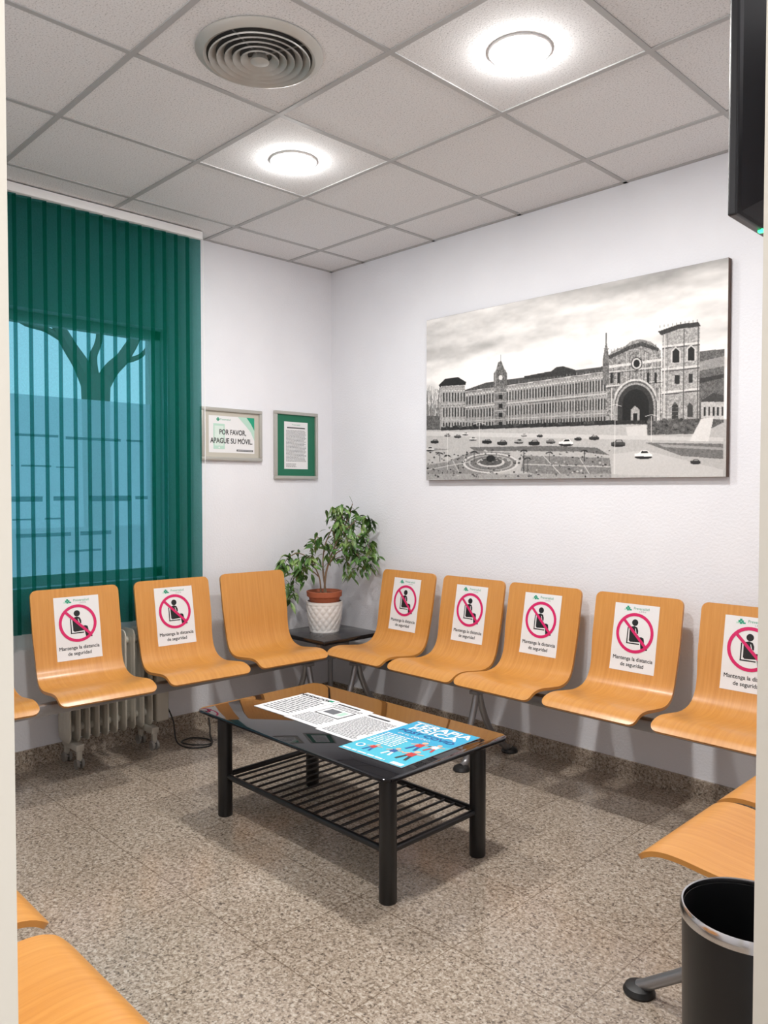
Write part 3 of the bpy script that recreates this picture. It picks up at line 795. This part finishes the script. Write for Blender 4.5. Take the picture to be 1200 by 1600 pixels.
# hedges and garden
fillp([(690,668),(960,657),(1010,657),(1010,662),(960,664),(690,673)],0.16,0.2)
fillp([(1014,658),(1098,654),(1134,656),(1134,660),(1098,678),(1014,680)],0.32,0.35)
for i in range(44):
    x=random.uniform(1015,1095); ell(x,random.uniform(655,673),random.uniform(2,4),random.uniform(1.2,3),random.uniform(.14,.45),.2)
for i in range(60):
    x=random.uniform(695,950); ell(x,668-(x-690)*.03,random.uniform(1.3,3),random.uniform(1.2,3.2),random.uniform(.08,.3),.15)
fillp([(980,668),(1012,664),(1014,684),(984,688)],0.80,.06)
fillp([(660,674),(1134,684),(1134,690),(660,681)],0.78,0.06)
fillp([(1098,655),(1118,652),(1110,690),(1080,690)],0.84,.08)
fillp([(735,699),(860,697),(935,700),(955,712),(905,706),(735,705)],0.40,.2)
fillp([(662,700),(740,704),(800,708),(760,742),(662,744)],0.52,.28)
fillp([(662,706),(735,700),(742,704),(700,722),(662,728)],0.70,.14)
fillp([(1010,692),(1134,694),(1134,718),(1068,713)],0.42,.2); fillp([(1030,694),(1134,700),(1134,704),(1040,699)],0.6,.12)
fillp([(960,710),(1010,704),(1134,735),(1134,748),(960,742)],0.76,.06)
ell(768,724,44,16,0.80,.1); ell(768,724,40,14,0.46,.3); ell(768,724,35,12,.66,.15); ell(768,724,32,10.8,.42,.25); ell(768,723,22,7.5,0.76,.1); ell(768,722,18,6,0.30,.25); ell(768,717,7,5.5,.14,.15)
fillp([(820,712),(955,716),(958,744),(850,744),(815,736)],0.48,.28)
for p,q in (((820,726),(956,730)),((850,712),(880,744)),((905,712),(925,744)),((662,736),(735,722)),((700,704),(720,742))): ln(p,q,2.2,.74)
fillp([(662,741),(958,741),(958,750),(655,750)],0.60,.2)
for i in range(190): ell(random.uniform(664,955),random.uniform(704,746),random.uniform(.8,2.2),random.uniform(.6,1.6),random.choice((.18,.25,.32,.42,.72)))
for (x,h_) in ((820,36),(826,24),(700,28),(915,18),(742,16),(688,14),(860,15)):
    by=740 if h_>20 else 722; ty_=by-h_; ln((x,by),(x,ty_),1.6,.16)
    for k in range(9):
        a=pi*k/8; ln((x,ty_),(x+6*math.cos(a),ty_-4*math.sin(a)+3),1.2,.14)
def car(x,y,s,body):
    ell(x,y+2.2*s,8*s,2.0*s,.14); fillp([(x-8*s,y+1.5*s),(x-8*s,y-1*s),(x-4*s,y-1.6*s),(x-2*s,y-4*s),(x+4*s,y-4*s),(x+6*s,y-1.4*s),(x+8*s,y-.6*s),(x+8*s,y+1.7*s)],body)
    fillp([(x-2.6*s,y-1.5*s),(x-1.4*s,y-3.4*s),(x+3.4*s,y-3.4*s),(x+4.6*s,y-1.5*s)],.08 if body>.4 else .6)
for c_ in ((700,680,.6,.6),(716,682,.7,.3),(728,678,.6,.85),(740,686,.75,.8),(762,690,.95,.10),(786,692,1,.18),(812,690,.9,.6),(836,692,1.1,.12),(862,690,.9,.4),(886,692,1.4,.92),(845,681,.6,.2),(820,680,.6,.75),(930,684,1.0,.2),(968,693,1.4,.25),(1008,711,1.7,.93),(905,686,.7,.15),(680,690,.8,.15),(672,702,.9,.8),(1090,722,1.0,.2)): car(*c_)
for (x0_,yb,yt) in ((963,742,634),(1020,690,650),(750,700,662),(700,735,676)):
    ln((x0_,yb),(x0_,yt),1.3,.9); ln((x0_-10,yt+1),(x0_,yt-2),1.1,.85); ln((x0_,yt-2),(x0_+10,yt+1),1.1,.85)
img=img*0.72+0.14*(np.roll(img,1,0)+np.roll(img,1,1))
img=np.clip(0.03+img*0.97,0.05,0.95)
e=tag(empty('large_wall_picture',((PX0+PX1)/2,0,PZ0)),'wide black-and-white photograph of an ornate historic facade','picture')
mb=MB(); hw_=(PX1-PX0)/2; hh=PZ1-PZ0
mb.box((-hw_,-0.030,0),(hw_,-0.001,hh),M['edge'],0.001); mb.build('backing_panel',e)
xs=np.linspace(-hw_+.001,hw_-.001,W_); zs=np.linspace(hh-.001,.001,H_)
X,Z=np.meshgrid(xs,zs); V=np.stack([X,np.full_like(X,-0.0306),Z],-1).reshape(-1,3)
I=np.arange(W_*H_).reshape(H_,W_); Fq=np.stack([I[:-1,:-1],I[1:,:-1],I[1:,1:],I[:-1,1:]],-1).reshape(-1,4)
me=bpy.data.meshes.new('photo_print'); me.vertices.add(len(V)); me.vertices.foreach_set('co',V.ravel().astype(np.float32))
me.loops.add(Fq.size); me.loops.foreach_set('vertex_index',Fq.ravel().astype(np.int32)); me.polygons.add(len(Fq))
me.polygons.foreach_set('loop_start',(np.arange(len(Fq))*4).astype(np.int32)); me.update(calc_edges=True)
ca=me.color_attributes.new('Col','FLOAT_COLOR','POINT'); g=img.reshape(-1)**2.2
cc=np.stack([g*1.0,g*0.975,g*0.95,np.ones_like(g)],-1); ca.data.foreach_set('color',cc.ravel().astype(np.float32))
me.materials.append(m_vcol('photo_print_ink',0.5)); o=bpy.data.objects.new('photo_print',me); COL.objects.link(o); o.parent=e

# ------------------------------------------------------------------ small frames on west wall
def wall_frame(name,yc,zc,w,h,fw,fm,matm,label,F):
    e=tag(empty(name,(0.0,yc,zc-h/2)),label,'framed notice')
    mb=MB()
    for (a0,b0,a1,b1) in ((-w/2,0,w/2,fw),(-w/2,h-fw,w/2,h),(-w/2,fw,-w/2+fw,h-fw),(w/2-fw,fw,w/2,h-fw)):
        mb.box((0.001,a0,b0),(0.022,a1,b1),fm,0.003)
    mb.build('picture_frame',e)
    mb=MB(); mb.box((0.001,-w/2+fw*.8,fw*.8),(0.010,w/2-fw*.8,h-fw*.8),matm)
    F.into(mb,lambda a,b,l:(0.0105+l,a,b+h/2)); mb.build('print',e,smooth=0,fixn=False); return e
F=Flat(); F.rect(-.155,-.105,.155,.105,M['paper'],0)
F.poly([(.155,.105),(.155,-.03),(.13,.02),(.09,.06),(.04,.105)],M['palegreen'],1); F.poly([(.155,.105),(.155,.03),(.13,.07),(.10,.105)],M['logo'],1.3)
F.rect(-.125,-.085,-.050,.060,M['palegreen'],1); F.rect(-.117,-.066,-.058,.048,M['mint'],1.2); F.disc(-.087,-.076,.005,M['paper'],1.3)
F.text('POR FAVOR,',.005,.012,.042,M['ink'],2,.0006,.18); F.text('APAGUE SU MÓVIL.',-.002,-.038,.042,M['ink'],2,.0006,.285)
for (a,b) in ((-.10,.085),(-.088,.085),(-.094,.091),(-.094,.079)): F.rect(a-.0045,b-.0045,a+.0045,b+.0045,M['logo'],1)
F.text('Preversalud',-.045,.085,.015,M['logo'],1); F.rect(.03,-.095,.145,-.084,M['ink'],1); F.lines(.035,.14,-.093,-.086,1,.003,M['paper'],2,0)
wall_frame('framed_notice',-.767,1.652,.412,.300,.020,M['silver'],M['mount'],'silver framed notice asking visitors to switch off their phones',F)
F=Flat(); F.rect(-.092,-.145,.092,.145,M['paper'],0)
F.text('Preversalud',0,.128,.013,M['logo'],1); F.rect(-.07,.105,.07,.112,M['ink'],1); F.words(-.078,.078,-.10,.095,26,.003,M['greyink'],1); F.words(-.078,.0,-.135,-.11,3,.003,M['greyink'],1)
wall_frame('framed_document',-.300,1.608,.336,.415,.020,M['silver'],M['green'],'silver framed printed document with a dark green mount',F)

# ------------------------------------------------------------------ oil radiator
e=tag(empty('oil_radiator',(0.115,-1.56,0)),'cream oil-filled radiator on castors behind the chairs','heater')
mb=MB()
nf=10
for i in range(nf):
    y=-.235+i*.047
    pts=rounded(.067,.255,.030,5)
    vs=[];fs=[];n=len(pts)
    for yy_,sc in ((-.0065,.93),(-.003,1),(.003,1),(.0065,.93)):
        vs+=[(a*sc,y+yy_,.375+b*sc) for a,b in pts]
    for k3 in range(3):
        for k in range(n): fs.append([k3*n+k,k3*n+(k+1)%n,(k3+1)*n+(k+1)%n,(k3+1)*n+k])
    fs.append(list(range(n))); fs.append([3*n+k for k in range(n)][::-1]); mb.add(vs,fs,M['radiator'])
    for xx_ in (-.04,0,.04): mb.tube([(xx_,y,.16),(xx_,y,.59)],.010,M['radiator'],8)
for zz in (.18,.57): mb.tube([(0,-.24,zz),(0,.235,zz)],.020,M['radiator'],14)
mb.build('fins',e)
mb=MB(); mb.box((-.065,.215,.13),(.067,.285,.60),M['radiator'],.012,3); mb.build('control_box',e)
mb=MB(); mb.lathe([(.0005,0),(.018,0),(.016,.012),(.0005,.012)],(0.03,.25,.60),M['rubber'],16); mb.build('knob',e)
for yy_ in (-.20,.19):
    mb=MB(); mb.box((-.075,yy_-.02,.085),(.095,yy_+.02,.118),M['radiator'],.005)
    mb.box((.07,yy_-.012,.035),(.09,yy_+.012,.09),M['radiator'],.003); mb.box((-.075,yy_-.012,.035),(-.055,yy_+.012,.09),M['radiator'],.003); mb.build('foot_bracket',e)
    for xx_ in (-.065,.08):
        mb=MB(); mb.tube([(xx_,yy_-.018,.024),(xx_,yy_-.006,.024)],.024,M['castor'],20); mb.tube([(xx_,yy_+.006,.024),(xx_,yy_+.018,.024)],.024,M['castor'],20); mb.tube([(xx_,yy_-.018,.024),(xx_,yy_+.018,.024)],.006,M['steel'],8); mb.build('castor',e)
mb=MB(); mb.tube(catmull([(.04,.285,.20),(.06,.31,.12),(.08,.32,.01),(.20,.33,.005),(.24,.42,.005),(.15,.47,.005),(.06,.42,.005),(.09,.34,.007),(.18,.36,.009),(.22,.44,.008),(.08,.52,.005),(-.05,.60,.005),(-.095,.62,.04)],6),.004,M['rubber'],8)
mb.build('power_cord',e)

# ------------------------------------------------------------------ waste bin
e=tag(empty('waste_bin',(3.322,-1.845,0)),'black cylindrical metal waste bin with a shiny chrome rim','waste bin')
k_=0.95
mb=MB(); mb.lathe([(r*k_,z) for r,z in [(.0005,.004),(.108,.004),(.112,.0),(.115,.01),(.122,.558),(.118,.558),(.110,.02),(.0005,.02)]],(0,0,0),M['blackmetal'],64); mb.build('bin_body',e)
mb=MB(); mb.lathe([(r*k_,z) for r,z in [(.1217,.545),(.1252,.546),(.1264,.553),(.1254,.563),(.1225,.568),(.1195,.567),(.1182,.561),(.1190,.554),(.1217,.545)]],(0,0,0),M['chrome'],64); mb.build('rim',e)

# ------------------------------------------------------------------ television
e=tag(empty('wall_television',(3.284,-1.39,1.832)),'black flat television on a wall bracket, seen from behind','television')
mb=MB(); mb.box((-.012,-.47,0),(.006,.47,.56),M['tv'],.004,3)
vs=[(.006,-.45,.01),(.006,.45,.01),(.006,.45,.55),(.006,-.45,.55),(.045,-.30,.09),(.045,.30,.09),(.045,.30,.44),(.045,-.30,.44)]
mb.add(vs,[[0,1,5,4],[1,2,6,5],[2,3,7,6],[3,0,4,7],[4,5,6,7],[3,2,1,0]],M['tv']); mb.build('housing',e,smooth=0)
mb=MB(); mb.box((-.0135,-.455,.02),(-.0118,.455,.545),M['screen']); mb.build('screen',e)
mb=MB(); mb.box((-.002,-.350,-.004),(.0065,-.340,.002),M['led']); mb.build('power_light',e)
mb=MB(); mb.box((.0445,-.298,.10),(.0458,-.25,.155),M['paper']); mb.build('sticker',e)
mb=MB(); mb.box((.045,-.10,.16),(.052,.10,.38),M['steel'],.002); mb.tube([(.05,0,.27),(.206,0,.27)],.02,M['steel'],12); mb.box((.206,-.08,.15),(.216,.08,.40),M['steel'],.002); mb.build('wall_bracket',e)

# ------------------------------------------------------------------ world + camera
w=bpy.data.worlds.new('World'); scene.world=w; w.use_nodes=True
bg=w.node_tree.nodes['Background']; bg.inputs[0].default_value=(0.74,0.86,1.0,1); bg.inputs[1].default_value=3.0
cam=bpy.data.cameras.new('camera'); co=bpy.data.objects.new('camera',cam); COL.objects.link(co)
cam.lens=1220/1600*36; cam.sensor_width=36; cam.clip_start=0.02
co.location=(3.86,-3.31,1.335)
th=math.radians(1.64); d=Vector((-.714*math.cos(th),.700*math.cos(th),-math.sin(th)))
co.rotation_euler=d.to_track_quat('-Z','Y').to_euler()
scene.camera=co
